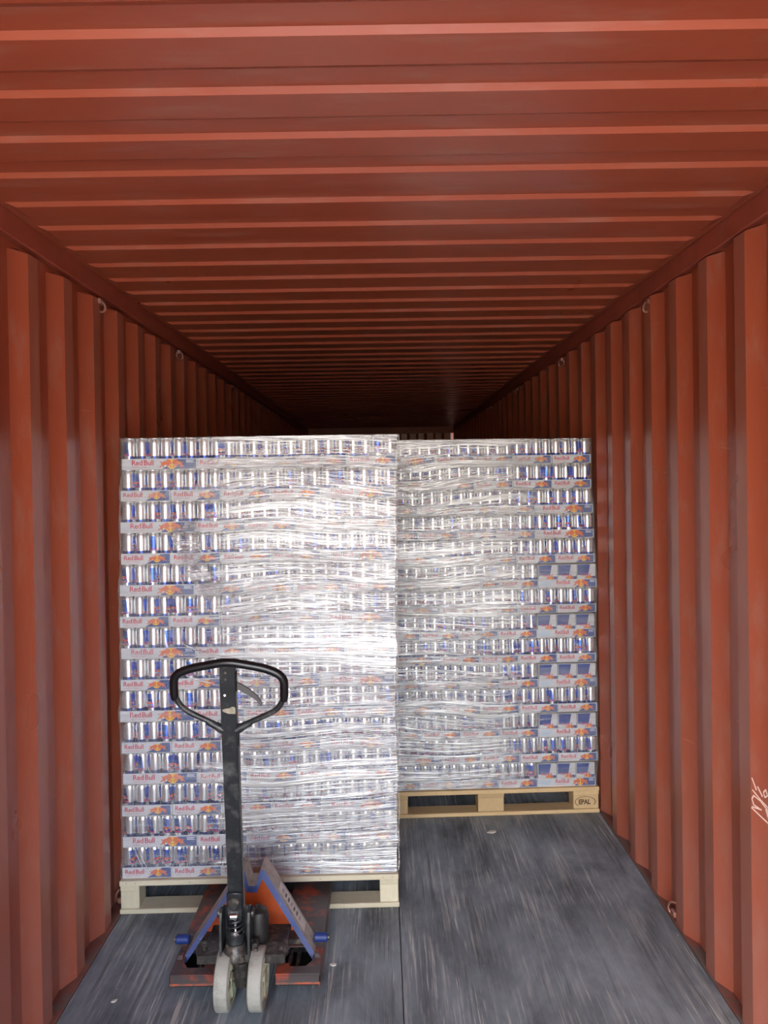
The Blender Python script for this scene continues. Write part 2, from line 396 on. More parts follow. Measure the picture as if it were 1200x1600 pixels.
# ------------------------------------------------------------------ the container
XL, XR = -1.165, 1.190          # ridges of the side walls
ZC = 2.710                      # low ridges of the roof
Y0, Y1 = -1.10, 12.10
def corrugated_wall(name, xin, sgn, phase, top):
    # xin: plane of the inner ridges, sgn: outward direction, phase: y of a ridge's far edge
    prof = []; k = math.floor((Y0-phase)/0.278)-1
    while phase+k*0.278 < Y1+0.3:
        b = phase+k*0.278
        prof += [(b-0.072, 0), (b, 0), (b+0.068, 1), (b+0.138, 1)]; k += 1
    prof = [p for p in prof if Y0 <= p[0] <= Y1]
    rows = [(-0.02, 0.0), (1.3, 0.0), (top, 0.0), (top+0.018, 1.0), (ZC-0.03, 1.0)]
    mb = MB(); v = []; f = []; n = len(prof)
    for z, a in rows:
        for y, d in prof:
            dd = max(d, a)
            v.append((xin+sgn*0.036*dd, y, z))
    for j in range(len(rows)-1):
        for i in range(n-1):
            f.append((j*n+i, j*n+i+1, (j+1)*n+i+1, (j+1)*n+i))
    ridge = [prof[i][1] == 0 and prof[i+1][1] == 0 for i in range(n-1)]*(len(rows)-1)
    mb.add(v, [q for q, g in zip(f, ridge) if not g], M['wall_paint']); k = len(mb.v); mb.add(v, [q for q, g in zip(f, ridge) if g], M['ridge_paint'])
    o = struct(mb.build(name))
    bm = bmesh.new(); bm.from_mesh(o.data); bmesh.ops.remove_doubles(bm, verts=bm.verts, dist=1e-5); bm.to_mesh(o.data); bm.free()
    md = o.modifiers.new('thickness', 'SOLIDIFY'); md.thickness = 0.002
    return o
wall_l = corrugated_wall('wall_left', XL, -1, 2.54, ZC-0.095)
wall_r = corrugated_wall('wall_right', XR, 1, 2.47, ZC-0.080)

def ceiling():
    mb = MB(); ys = []
    pt = 0.215; k = math.floor((Y0-1.448)/pt)-1
    while 1.448+k*pt < Y1+0.2:
        b = 1.448+k*pt
        ys += [(b, 0), (b+0.104, 0), (b+0.134, 1), (b+pt-0.011, 1)]; k += 1
    ys = [p for p in ys if Y0 <= p[0] <= Y1]
    xs = [(XL-0.03, 1), (XL+0.012, 1), (XL+0.045, 0), (0, 0), (XR-0.045, 0), (XR-0.012, 1), (XR+0.03, 1)]
    v = []; n = len(xs)
    for y, d in ys:
        for x, e in xs: v.append((x, y, ZC+0.0125*max(d, e)))
    f = [(j*n+i, j*n+i+1, (j+1)*n+i+1, (j+1)*n+i) for j in range(len(ys)-1) for i in range(n-1)]
    mb.add(v, f, M['roof_paint'])
    o = struct(mb.build('ceiling')); md = o.modifiers.new('thickness', 'SOLIDIFY'); md.thickness = 0.002; md.offset = 1
ceiling()

def end_wall():
    mb = MB(); xs = []; x = XL-0.03; t = 0
    seq = [(0.10, 0), (0.045, 1), (0.09, 1), (0.045, 0)]
    xs.append((x, 0))
    while x < XR+0.04:
        w, d = seq[t % 4]; x += w; xs.append((x, d)); t += 1
    v = [(x, Y1-0.05+0.04*d, z) for z in (0, ZC-0.1) for x, d in xs]; n = len(xs)
    mb.add(v, [(i, i+1, n+i+1, n+i) for i in range(n-1)], M['wall_paint'])
    mb.box(XL-0.03, XR+0.03, Y1-0.08, Y1, ZC-0.1, ZC+0.02, M['rail_paint'])
    struct(mb.build('wall_back'))
end_wall()
# top side rails and the steel edge beside the floor
for i, (x0, x1) in enumerate(((XL-0.05, XL-0.004), (XR+0.004, XR+0.05))):
    mb = MB(); mb.box(x0, x1, Y0, Y1, ZC-0.068, ZC+0.014, M['rail_paint'], 0.004)
    struct(mb.build('trim_%d' % (i+1)))
for i, (x0, x1, s) in enumerate(((XL-0.04, XL+0.022, 1), (XR-0.008, XR+0.04, -1))):
    mb = MB(); mb.box(x0, x1, Y0, Y1, -0.06, 0.004, M['sill_steel'], 0.002)
    struct(mb.build('trim_%d' % (i+3)))
fl = MB(); fl.box(XL-0.04, XR+0.04, Y0, Y1, -0.12, -0.030, M['dark']); floor = struct(fl.build('floor'))
for x0, x1 in ((XL+0.024, 0.049), (0.052, XR-0.010)):
    mb = MB()
    mb.box(x0, x1, Y0, Y1, -0.028, 0.0, M['floor'], 0.0015)
    mb.build('floor_panel', floor)

def lashing_ring(parent, x, y, z, sgn, down):
    mb = MB(); r = 0.018 if down else 0.026; d = -1 if down else 1
    pts = [(x-sgn*0.012-sgn*0.014*math.cos(t), y+r*math.cos(t+0.5), z+d*0.02+r*1.2*math.sin(t)) for t in [2*PI*i/16 for i in range(16)]]
    mb.tube(pts, 0.0048, M['ring_steel'], 8, True)
    mb.box(min(x, x-sgn*0.02), max(x, x-sgn*0.02), y-0.018, y+0.018, z-0.012, z+0.012, M['ring_steel'], 0.004)
    mb.build('lashing_ring', parent)
for y in (1.9, 3.14, 4.36, 5.9, 7.4, 8.9): lashing_ring(wall_l, XL-0.008, y-0.04, ZC-0.10, -1, True)
for y in (1.9, 3.30, 4.85, 6.4, 7.9): lashing_ring(wall_r, XR+0.008, y-0.04, ZC-0.10, 1, True)
for y in (1.9, 3.22, 4.7): lashing_ring(wall_l, XL-0.010, y, 0.03, -1, False)
for y in (1.9, 3.05, 4.6): lashing_ring(wall_r, XR+0.010, y, 0.03, 1, False)

# chalk writing on the right wall (numbers chalked sideways on the slope and ridge)
def chalk():
    # facing slope that ends at ridge edge y=2.398-0.278; points are (along slope 0..1, height)
    ya, yb = 2.330, 2.398
    def P(u, z, lift=0.0035):
        y = ya+(yb-ya)*u; x = XR+0.036*(1-u)
        nrm = Vector((-0.068, -0.036, 0)).normalized()*lift
        return (x+nrm.x, y+nrm.y, 0.79+(z-1.02)*0.85)
    strokes = [[(.95,.985),(.05,.945)], [(.05,.945),(.12,.965),(.22,1.0),(.55,1.025),(.85,1.035),(.93,1.02),(.85,1.0),(.5,.992),(.92,.99)],
               [(.30,1.0),(.12,.955)], [(.9,1.055),(.55,1.03),(.2,1.01),(0,.97)],
               [(.92,1.10),(.72,1.06)], [(.66,1.075),(.45,1.045)], [(.30,1.075),(.22,1.055),(.34,1.045),(.40,1.062),(.30,1.075)]]
    mb = MB()
    for st in strokes:
        for (a, b), (c, d) in zip(st[:-1], st[1:]):
            p, q = Vector(P(a, b)), Vector(P(c, d)); t = (q-p).normalized()
            nrm = Vector((-0.068, -0.036, 0)).normalized(); w = t.cross(nrm)*0.0022
            mb.add([p-w-t*.001, p+w-t*.001, q+w+t*.001, q-w+t*.001], [(0, 1, 2, 3)], M['chalk'])
    o = mb.build('chalk_mark', wall_r); o['label'] = 'pale chalk figures written sideways'
chalk()

# the yard outside, seen only in reflections and in the light it throws in
mb = MB(); mb.box(-60, 60, -80, 60, -1.5, -1.3, M['yard']); struct(mb.build('ground'))

# ------------------------------------------------------------------ pallets
def pallet(name, label, corner, yaw, wood, blk, height=0.144, stamp=None):
    # local: x 0..1.2 along the front, y 0..0.8 deep
    t = thing(name, label, 'pallet', (*corner, 0.0), yaw, 'wooden pallets on the container floor')
    mx, my, mz = M[wood+'_x'], M[wood+'_y'], M[wood+'_z']
    for y0, y1 in ((0, .145), (.1825, .2825), (.3275, .4725), (.5175, .6175), (.655, .8)):
        mb = MB(); dz = random.uniform(-.001, 0.0005)
        mb.box(0+random.uniform(0, .004), 1.2-random.uniform(0, .004), y0, y1, .122+dz, .144, mx, .002); mb.build('deck_board', t)
    for x0, x1 in ((0.004, blk[0]), (.6-blk[1]/2, .6+blk[1]/2), (1.2-blk[0], 1.196)):
        mb = MB(); mb.box(x0, x1, 0.003, .797, .1, .1218, my, .0015); mb.build('cross_board', t)
        for y0, y1 in ((0.004, .1), (.33, .47), (.7, .796)):
            mb = MB(); j = random.uniform(0, .003)
            mb.box(x0+j*0.5, x1-j*0.5, y0+j, y1, .0222, .0998, mz, .003); mb.build('block', t)
    for y0, y1 in ((0, .1), (.33, .47), (.7, .8)):
        mb = MB(); mb.box(0, 1.2, y0, y1, .001, .022, mx, .003); mb.build('bottom_board', t)
    mb = MB()
    for x in (.03, .07, .3, .585, .62, .86, 1.13, 1.17):
        mb.cyl((x, -0.0006, .133), .0022, .0012, M['nail'], 'y', 8)
    o = mb.build('nail_heads', t); o['kind'] = 'stuff'
    if stamp:
        mb = MB()
        def P(a, b, d): return (a, 0.0035-d, b)
        cx, cz = stamp
        put_text(mb, T_EPAL, cx-.036, cz-.014, .028, .0012, M['stamp'], P)
        n = 40
        for i in range(n):
            if 24 < i < 36: continue
            a0, a1 = 2*PI*i/n, 2*PI*(i+1)/n
            mb.add([P(cx+r*math.cos(a), cz+r*.52*math.sin(a), .0012) for r, a in ((.058, a0), (.058, a1), (.0540, a1), (.0540, a0))], [(0, 1, 2, 3)], M['stamp'])
        o = mb.build('stamp', t); o['label'] = 'dark branded oval stamp with lettering'
    return t
PL = (-1.147, 3.150); YL = R(1.1)
PR_right = Vector((1.176, 4.045)); YR = R(1.9)
PR = (PR_right.x-1.2*math.cos(YR), PR_right.y-1.2*math.sin(YR))
pallet('wooden_pallet', 'pale new-looking wooden pallet under the front left stack, entered by the pallet jack', PL, YL, 'pale', (.084, .10))
pallet('wooden_pallet', 'tan stamped wooden pallet under the stack at the right wall', PR, YR, 'tan', (.145, .145), stamp=(1.12, .062))

# ------------------------------------------------------------------ cans and trays
W4, W6, TH = 0.2140, 0.3210, 0.047
LAYS = {'left': .1354, 'right': .1368}
def can_mesh():
    mb = MB()
    mb.lathe([(.0001, .004), (.017, .004), (.0205, .0005), (.0225, .001), (.0262, .009), (.0265, .013), (.0265, .112), (.0258, .119), (.0238, .1265), (.0232, .1285)], M['can'], 22)
    mb.lathe([(.0232, .1285), (.0245, .1305), (.0245, .133), (.0232, .1335), (.0222, .1325), (.0215, .1285), (.0001, .129)], M['can_end'], 22)
    for side in (0.35, 0.35+PI):
        def P(a, b, d, side=side):
            t = side+a/.0266; return ((.0266+d)*math.cos(t), (.0266+d)*math.sin(t), b)
        put_text(mb, T_BIG, -.016, .0590, .0092, .0001, M['red'], P)
        if side > 1: continue
        def put(mb_, pts, d, mat):
            mb_.add([P(a, b, d*0.4) for a, b in pts], [tuple(range(len(pts)))], mat)
        put(mb, [(.007*math.cos(t), 0.0785+.007*math.sin(t)) for t in [2*PI*i/12 for i in range(12)]], .0004, M['yellow'])
        put(mb, [(a*.017, 0.0785+b*.017) for a, b in BULL], .0009, M['red'])
        put(mb, [(-a*.017, 0.0785+b*.017) for a, b in reversed(BULL)], .0009, M['red'])
    return mb.mesh('can')
CAN = can_mesh()
def cans_joined(xs, ys, mesh_name):
    mb = MB()
    for x in xs:
        for y in ys:
            mb.lathe([(.0262, .003), (.0262, .118), (.0236, .127), (.0244, .131), (.0244, .133), (.0225, .133), (.0218, .1285), (.0001, .129)], M['can'], 10, 'z', (x, y, 0))
    return mb.mesh(mesh_name)

def tray_art(mb, w, P, long):
    """print on one tray wall: words, emblem, navy corner; P maps (x, z, lift) to the wall"""
    h = TH
    def put(mb_, pts, d, mat): mb_.add([P(a, b, d+0.0003) for a, b in pts], [tuple(range(len(pts)))], mat)
    if long:
        put(mb, [(w*.54, .003), (w*.60, .003+.012), (w*.74, h-.003), (w*.985, h-.003), (w*.985, .003)], 0.0001, M['navy'])
        tx, th, ex, ew = w*.135, .0235, w*.665, w*.33
    else:
        put(mb, [(w*.50, .003), (w*.62, .003+.014), (w*.80, h-.003), (w*.975, h-.003), (w*.975, .003)], 0.0001, M['navy'])
        tx, th, ex, ew = w*.06, .0205, w*.72, w*.36
    put_text(mb, T_BIG, tx, h*.40, th*0.98, .0006, M['red'], P)
    put_text(mb, T_SMALL, tx+.003, h*.17, .0068, .0006, M['pale_red'], P)
    emblem(mb, ex, h*.5, ew*.94, put)
    if long:
        for k in range(3):
            put(mb, [(w*.855, h*(.86-.10*k)), (w*(.965-.02*(k == 1)), h*(.86-.10*k)), (w*(.965-.02*(k == 1)), h*(.81-.10*k)), (w*.855, h*(.81-.10*k))], 0.0006, M['print_light'])

def tray_mesh(w, d, variant, name):
    mb = MB(); t = .0022; g = .0006
    x0, x1, y0, y1 = g, w-g, 0, d
    mb.box(x0, x1, y0, y1, 0.0, .0012, M['kraft'])
    # walls: white outside, kraft liner inside, leaning out by a millimetre or two
    lean = .0015
    mb.prism([(x0, .001), (x1, .001), (x1, TH), (x0, TH)], y0, y0+t, M['white'])
    mb.box(x0+t, x1-t, y0+t, y0+t+.0003, .0012, TH-.001, M['kraft'])
    mb.prism([(x0, .001), (x1, .001), (x1, TH), (x0, TH)], y1-t, y1, M['white'])
    mb.box(x0, x0+t, y0+t, y1-t, .001, TH, M['white']); mb.box(x1-t, x1, y0+t, y1-t, .001, TH, M['white'])
    long = w > d
    if variant == 'plain' or variant == 'coded':
        def P(a, b, e): return (a, y0-e, b)
        if variant == 'coded':
            # longer leading panel with a pale code block
            def P2(a, b, e): return (w*.20+a*.80, y0-e, b)
            tray_art(mb, w, P2, long)
            for k in range(9):
                mb.add([P(w*(.045+.018*k), b, .0005) for b in ()], [], M['pale_blue'])
            mb.add([P(a, b, .0004) for a, b in ((w*.03, h0), (w*.21, h0), (w*.21, h1), (w*.03, h1))] if False else [P(w*.03, .008, .0004), P(w*.21, .008, .0004), P(w*.21, TH-.008, .0004), P(w*.03, TH-.008, .0004)], [(0, 1, 2, 3)], M['pale_blue'])
        else:
            tray_art(mb, w, P, long)
    # print on the right-hand wall
    def PS(a, b, e): return (x1+e, a, b)
    tray_art(mb, d, PS, d > w)
    def PSL(a, b, e): return (x0-e, d-a, b)
    tray_art(mb, d, PSL, d > w)
    return mb.mesh(name)
D4, D6 = W6, W4          # a tray four cans wide is six deep, and the other way round
TR4 = tray_mesh(W4, D4, 'plain', 'can_tray_short'); TR6 = tray_mesh(W6, D6, 'plain', 'can_tray_long'); TR6C = tray_mesh(W6, D6, 'coded', 'can_tray_long_coded')
PITCH = .0531
def grid(n, total): return [total/2+(i-(n-1)/2)*PITCH for i in range(n)]
IN4 = cans_joined(grid(4, W4), grid(6, D4)[1:], 'cans_behind_short')
IN6 = cans_joined(grid(6, W6), grid(4, D6)[1:], 'cans_behind_long')
IN6P = cans_joined(grid(6, W6), grid(4, D6)[2:], 'cans_behind_cartons')
def carton_mesh():
    # two-by-two carton: blue slanted panel, silver panel, red words, navy foot
    w, d, h = .1040, .1045, .127; mb = MB()
    mb.box(-w/2, w/2, 0, d, 0.0, h, M['silver_card'], .003)
    def P(a, b, e): return (a, -e, b)
    def put(pts, e, mat): mb.add([P(a, b, e) for a, b in pts], [tuple(range(len(pts)))], mat)
    put([(-w/2+.003, .066), (w*.10, .066), (w*.20, h-.004), (-w/2+.003, h-.004)], .0003, M['blue_card'])
    put([(-w*.02, .003), (w/2-.003, .003), (w/2-.003, .060), (w*.09, .060)], .0003, M['navy'])
    put_text(mb, T_BIG, -.030, .060, .0135, .0006, M['red'], P)
    def putm(mb_, pts, e, mat): put(pts, e+.0006, mat)
    emblem(mb, .012, .052, .045, putm)
    return mb.mesh('carton')
CARTON = carton_mesh()

# positions along a layer, in words
ORD = ['first', 'second', 'third', 'fourth', 'fifth', 'sixth', 'seventh']
LAYN = ['top', 'second', 'third', 'fourth', 'fifth', 'sixth', 'seventh', 'eighth', 'ninth', 'tenth', 'eleventh', 'twelfth', 'thirteenth', 'bottom']
def can_tray(long, loc, yaw, label, group, kind):
    me = (TR6C if kind == 'carton' else TR6) if long else TR4
    r = obj('can_tray', me, None, loc, yaw)
    tag(r, label, 'tray of cans', group)
    w = W6 if long else W4; n = 6 if long else 4; d = D6 if long else D4
    yc = grid(4 if long else 6, d)[0]
    if kind == 'carton':
        for x in (grid(6, w)[0]+PITCH/2, w/2, grid(6, w)[5]-PITCH/2):
            obj('carton', CARTON, r, (x, .004, .0015), random.uniform(-.012, .012))
        o = obj('cans_behind', IN6P, r, (0, 0, .0013)); o['kind'] = 'stuff'
    elif kind == 'front':
        for x in grid(n, w):
            a = random.choice((R(-22), R(158)))+random.uniform(-.5, .5) if random.random() < .55 else random.uniform(0, 2*PI)
            obj('can', CAN, r, (x, yc, .0013), a)
        o = obj('cans_behind', IN6 if long else IN4, r, (0, 0, .0013)); o['kind'] = 'stuff'
    else:
        for y in grid(4 if long else 6, d):
            obj('can', CAN, r, (grid(n, w)[-1], y, .0013), random.uniform(0, 2*PI))
    return r

def stack(which, origin, yaw, x_start, pattern, dxs, side_col):
    gname = 'trays of cans in the %s stack' % which
    for li in range(14):              # 0 is the top layer
        seq = pattern[li]; LAY = LAYS[which]; z = 0.1445+(13-li)*LAY
        x = x_start+dxs[li]; y = .018
        c, s = math.cos(yaw), math.sin(yaw)
        for i, k in enumerate(seq):
            long = k in '6C'
            jx, jy = random.uniform(-.0004, .0004), random.uniform(-.003, .003)
            loc = (origin[0]+c*(x+jx)-s*(y+jy), origin[1]+s*(x+jx)+c*(y+jy), z)
            lay = 'top layer' if li == 0 else 'bottom layer' if li == 13 else '%s layer from the %s' % ((LAYN[li], 'top') if li < 7 else (LAYN[13-li], 'bottom'))
            posn = 'leftmost' if i == 0 else 'rightmost' if i == len(seq)-1 else ORD[i]+' from left'
            size = 'wide tray of cartons' if k == 'C' else 'wide tray of cans' if long else 'narrow tray of cans'
            can_tray(long, loc, yaw, '%s, %s in the %s, %s stack' % (size, posn, lay, which), gname, 'carton' if k == 'C' else 'front')
            if side_col and i == len(seq)-1:
                yy = y+(D6 if long else D4)+.006; n = 2 if long else 1
                for q in range(n):
                    loc2 = (origin[0]+c*x-s*yy, origin[1]+s*x+c*yy, z)
                    can_tray(long, loc2, yaw, '%s, %s behind the rightmost tray, %s, %s stack' % (size, 'directly' if q == 0 else 'second', lay, which), 'trays hidden behind the right corner of the left stack', 'side')
                    yy += (D6 if long else D4)+.004
            x += (W6 if long else W4)+.0006
BL = [198.4,194.6,192.8,193,189.2,188.5,189.7,188,185,187.3,188.5,185.8,186,183.2]
dL = [(b-184)/362*.75 for b in BL]
patL = ['64444' if i % 2 == 0 else '44446' for i in range(14)]
stack('left', PL, YL, .009, patL, dL, True)
BR = [932.6,933,937.3,938.7,940,944.4,941.7,939,940.5,940.9,941.2,939.6,941,934.4]
dR = [(b-934.4)/291*.6 for b in BR]
patR = ['64444','64444','44446','44446','64444','4444C','64444','4444C','64444','4444C','64444','4444C','64444','4444C']
stack('right', PR, YR, .004, patR, dR, False)

# ------------------------------------------------------------------ stretch film
def film(name, label, origin, yaw, dxs, depth, x_start):
    W = 4*W4+W6+.003; LAY = LAYS['left' if dxs is dL else 'right']
    nz = 14*6; path = []
    # perimeter path sampled: left side, front, right side
    for t in (1.0, .66, .33, .06): path.append((0, t))
    for i in range(25): path.append((i/24, 0))
    for t in (.06, .33, .66, 1.0): path.append((1, t))
    v = []
    for j in range(nz+1):
        zf = j/nz*14; li = min(13, int(zf)); fr = zf-li
        zz = .150+zf*LAY-.004*(j == nz)
        a = dxs[13-li]; b = dxs[max(0, 12-li)] if fr > .4 else a
        dx = a+(b-a)*max(0, (fr-.4)/.6)
        inn = 0.0 if fr < .38 else .006*math.sin(PI*min(1, (fr-.38)/.62))
        row = random.uniform(-.0009, .0009)
        for (u, t) in path:
            off = .0075-inn*.7+row+random.uniform(-.00015, .00015)
            x = x_start+dx+u*W+(-off if u == 0 else off if u == 1 else 0); y = .018-off+t*depth*1.0
            if u in (0, 1) and t == 0: x = x_start+dx+u*W+(-off*.6 if u == 0 else off*.6)
            c, s = math.cos(yaw), math.sin(yaw)
            v.append((c*x-s*y, s*x+c*y, zz))
    n = len(path)
    f = [(j*n+i, j*n+i+1, (j+1)*n+i+1, (j+1)*n+i) for j in range(nz) for i in range(n-1)]
    mb = MB(); mb.add(v, f, M['film' if dxs is dL else 'film_right'], True)
    o = mb.build(name, None, (origin[0], origin[1], 0)); tag(o, label, 'stretch film', 'stretch film around the stacks')
    return o
film_l = film('stretch_film', 'clear shiny stretch film wound around the left stack of can trays', PL, YL, dL, .66, .009)
film_r = film('stretch_film', 'clear shiny stretch film wound around the right stack of can trays', PR, YR, dR, .66, .004)
def local(origin, yaw, x, y, z):
    c, s = math.cos(yaw), math.sin(yaw); return Vector((c*x-s*y, s*x+c*y, z))
# rope-like gathered edge of film down the right corner of the left stack, part of that film
mb = MB(); pts = []; rad = []
for i in range(60):
    z = .16+i/59*1.88; li = min(13, int((z-.1445)/LAYS['left'])); dx = dL[13-li]
    pts.append(local(PL, YL, .009+4*W4+W6+dx*.9+.014+.003*math.sin(i*.9), .008, z)); rad.append(.0030+.0012*math.sin(i*1.7))
mb.tube(pts, rad, M['film_dense'], 6); mb.build('film_edge', film_l)
# crumpled loose tail of film
mb = MB(); v = []; n = 9; m_ = 22
for j in range(m_):
    t = j/(m_-1)
    for i in range(n):
        u = i/(n-1)-.5
        x = .31+.13*t-.03*math.sin(3*t)+u*(.11-.05*t)+random.uniform(-.006, .006)
        z = 1.665-.30*t+.05*u+random.uniform(-.005, .005)
        v.append(local(PL, YL, x, -.004-random.uniform(0, .045), z))
mb.add(v, [(j*n+i, j*n+i+1, (j+1)*n+i+1, (j+1)*n+i) for j in range(m_-1) for i in range(n-1)], M['film_dense'], False)
mb.build('loose_tail', film_l)
# a few tight strands pulled across the fronts
def strands(parent, origin, yaw, lst):
    for (x0, z0, x1, z1, r_) in lst:
        mb = MB(); P_ = [local(origin, yaw, x0+(x1-x0)*t, .006-.002*math.sin(PI*t), z0+(z1-z0)*t-.012*math.sin(PI*t)) for t in [i/8 for i in range(9)]]
        mb.tube(P_, [r_*.5]+[r_]*7+[r_*.5], M['strand'], 5); mb.build('film_strand', parent)
strands(film_l, PL, YL, [(.29, 1.155, .50, 1.09, .003), (.06, .30, .12, .17, .0012), (.07, .32, .13, .18, .0012), (.05, .92, .14, .60, .0010), (.30, 1.02, .52, .97, .005), (.55, 1.50, .95, 1.44, .002)])
strands(film_r, PR, YR, [(.10, 1.20, .60, 1.29, .002), (.08, 1.62, .75, 1.78, .002), (.05, .95, .70, 1.02, .0025)])

# ------------------------------------------------------------------ pallet jack
JX = -.515
jack = thing('pallet_jack', 'hand pallet jack with black loop handle, blue frame and orange forks', 'pallet jack', (JX, 2.585, 0))
def jb(name, mb): return mb.build(name, jack)
# coordinates below: x from jack centre, y from wheel axle, z up
def fork(s):
    mb = MB(); xi, xo = .110, .270
    def X(a): return s*a
    def bx(a, b, y0, y1, z0, z1, m, bev=.002): mb.box(min(X(a), X(b)), max(X(a), X(b)), y0, y1, z0, z1, m, bev)
    # top plate behind the opening, rim around the opening, side flanges, tapered tip
    y0 = .045; yo0, yo1 = .085, .200
    bx(xi, xo, yo1, 1.12, .078, .084, M['fork'])
    mb.prism([(X(xi), 1.12), (X(xo), 1.12), (X(xo-.03), 1.20), (X(xi+.03), 1.20)], .066, .082, M['fork'], plane='xy')
    mb.prism([(X(xi), y0), (X(xo), y0), (X(xo), yo1), (X(xo-.03), yo1), (X(xo-.034), yo0+.03), (X(xo-.055), yo0), (X(xi+.045), yo0), (X(xi+.045), yo0+.018), (X(xi), yo0+.018)], .076, .084, M['fork'], plane='xy')
    bx(xo-.006, xo, y0, 1.12, .030, .079, M['fork']); bx(xi, xi+.006, yo0+.03, 1.12, .030, .079, M['fork'])
    bx(xi, xo, y0, y0+.006, .046, .079, M['fork'])
    bx(xi, xo, y0-.001, y0+.005, .044, .052, M['rim'], .001)
    bx(xi+.01, xo-.01, yo0-.02, yo1+.05, .026, .031, M['dark'])  # dark sheet below the opening, painted in for the shade inside
    f = mb.build('fork', jack)
    # push rods seen in the opening
    for a in (.145, .175):
        q = MB(); q.tube([(X(a), .095, .055), (X(a+.006), .14, .062), (X(a+.002), .25, .058)], .0075, M['greasy'], 8); q.cyl((X(a), .100, .062), .010, .018, M['greasy'], 'x', 12, .002); q.build('push_rod', f)
    # small load roller under the tip
    q = MB(); q.cyl((X((xi+xo)/2), 1.02, .036), .035, .07, M['nylon'], 'x', 18, .004); q.build('load_roller', f)
fork(-1); fork(1)
# frame: M-shaped blue front edge with dusty outer faces, swept back
def frame():
    mb = MB(); t = .024
    outer = [(-.262, .056), (-.066, .330), (-.044, .358), (-.032, .358), (-.012, .305), (.012, .305), (.032, .358), (.044, .358), (.066, .330), (.262, .056)]
    inner = [(.236, .062), (.048, .316), (.038, .326), (.020, .284), (-.020, .284), (-.038, .326), (-.048, .316), (-.236, .062)]
    def yof(z): return .155+(z-.09)*.30
    n = len(outer)
    loop = outer+inner; L = len(loop)
    V = [(a, yof(b), b) for a, b in loop]+[(a, yof(b)+.095, b) for a, b in loop]
    # front band as quads between outer and inner chains
    idx_in = list(range(L-1, n-1, -1))       # inner chain, left to right
    pair = [0, 1, 1, 2, 3, 4, 5, 6, 6, 7]
    fr = []
    for i in range(n-1):
        a, b = idx_in[min(pair[i], 7)], idx_in[min(pair[i+1], 7)]
        fr.append((i, i+1, b, a) if a != b else (i, i+1, a))
    mb.add(V, fr, M['blue'])
    mb.add(V, [(i, i+1, i+1+L, i+L) for i in range(n-1)], M['dusty'])
    mb.add(V, [(idx_in[i], idx_in[i+1], idx_in[i+1]+L, idx_in[i]+L) for i in range(7)], M['blue'])
    mb.add(V, [tuple(q+L for q in reversed(ff)) for ff in fr], M['blue'])
    mb.add(V, [(0, idx_in[0], idx_in[0]+L, L), (n-1, idx_in[7], idx_in[7]+L, n-1+L)], M['blue'])
    o = jb('yoke_frame', mb)
    # faded lettered decal strip on the right outer face
    a, b = Vector((.066, yof(.330), .330)), Vector((.262, yof(.056), .056)); d = (b-a); dn = d.normalized(); back = Vector((0, 1, 0)); nr = back.cross(dn); nr = nr if nr.x > 0 else -nr
    q = MB(); s0, s1 = .06, .235
    def PP(u, w, e): return a+dn*u+back*w+nr*e
    q.add([PP(s0, .018, .0012), PP(s1, .018, .0012), PP(s1, .078, .0012), PP(s0, .078, .0012)], [(0, 1, 2, 3)], M['decal'])
    for k in range(7):
        u = s0+.018+k*.019
        q.add([PP(u, .034, .0018), PP(u+.010, .034, .0018), PP(u+.012, .062, .0018), PP(u+.002, .062, .0018)], [(0, 1, 2, 3)], M['decal_ink'] if k % 3 else M['dusty'])
    q.build('decal', o)
    # front plates from the frame foot down to the fork heel
    for s in (-1, 1):
        q = MB(); q.cyl((s*.262, .205, .115), .017, .050, M['blue'], 'x', 18, .003); q.cyl((s*.290, .205, .115), .011, .008, M['greasy'], 'x', 12); q.build('pivot_pin', o)
        q = MB(); q.prism([(s*.244, .100), (s*.258, .100), (s*.268, .082), (s*.266, .060), (s*.246, .060)], .130, .150, M['fork']); q.build('heel_bracket', o)
frame()
mb = MB(); mb.prism([(-.215, .10), (.215, .10), (.058, .300), (.03, .300), (.012, .262), (-.012, .262), (-.03, .300), (-.058, .300)], .275, .285, M['orange_paint']); o = jb('back_plate', mb); o['label'] = 'scuffed orange steel plate'
mb = MB(); mb.box(-.25, .25, .215, .27, .075, .10, M['greasy'], .003); jb('torsion_bar', mb)
# lifting crossbar with rounded bolted ends, above the wheels
mb = MB(); mb.prism([(-.155, -.01), (.155, -.01), (.165, .015), (.160, .045), (.06, .075), (-.06, .075), (-.160, .045), (-.165, .015)], .178, .190, M['greasy'], plane='xy')
mb.box(-.155, .155, -.016, -.006, .160, .192, M['greasy'], .002)
for s in (-1, 1):
    mb.cyl((s*.135, .022, .196), .011, .014, M['greasy'], 'z', 6)
jb('lift_crossbar', mb)
mb = MB(); mb.box(-.145, .15, .05, .20, .150, .172, M['greasy'], .004); jb('pump_bed', mb)
# pump: barrel, bracket ears, spring, reservoir
mb = MB(); mb.lathe([(.0001, .165), (.040, .165), (.046, .172), (.046, .200), (.036, .212), (.034, .225), (.0001, .225)], M['greasy'], 28, 'z', (-.022, .012, 0)); 
mb.lathe([(.0001, .225), (.030, .225), (.030, .250), (.024, .256), (.0001, .256)], M['black'], 24, 'z', (-.022, .012, 0))
pump = jb('pump_cylinder', mb)
q = MB(); q.tube([(-.022+.027*math.cos(a), .012+.027*math.sin(a), .256+.0028*a) for a in [i*.45 for i in range(60)]], .0038, M['black'], 6); q.build('spring', pump)
q = MB(); q.cyl((-.022, .012, .295), .009, .085, M['chrome'], 'z', 16, .002); q.cyl((-.022, -.012, .327), .013, .03, M['chrome'], 'x', 16, .003); q.cyl((-.022, .010, .262), .027, .010, M['chrome'], 'z', 20, .003); q.build('piston', pump)
mb = MB()
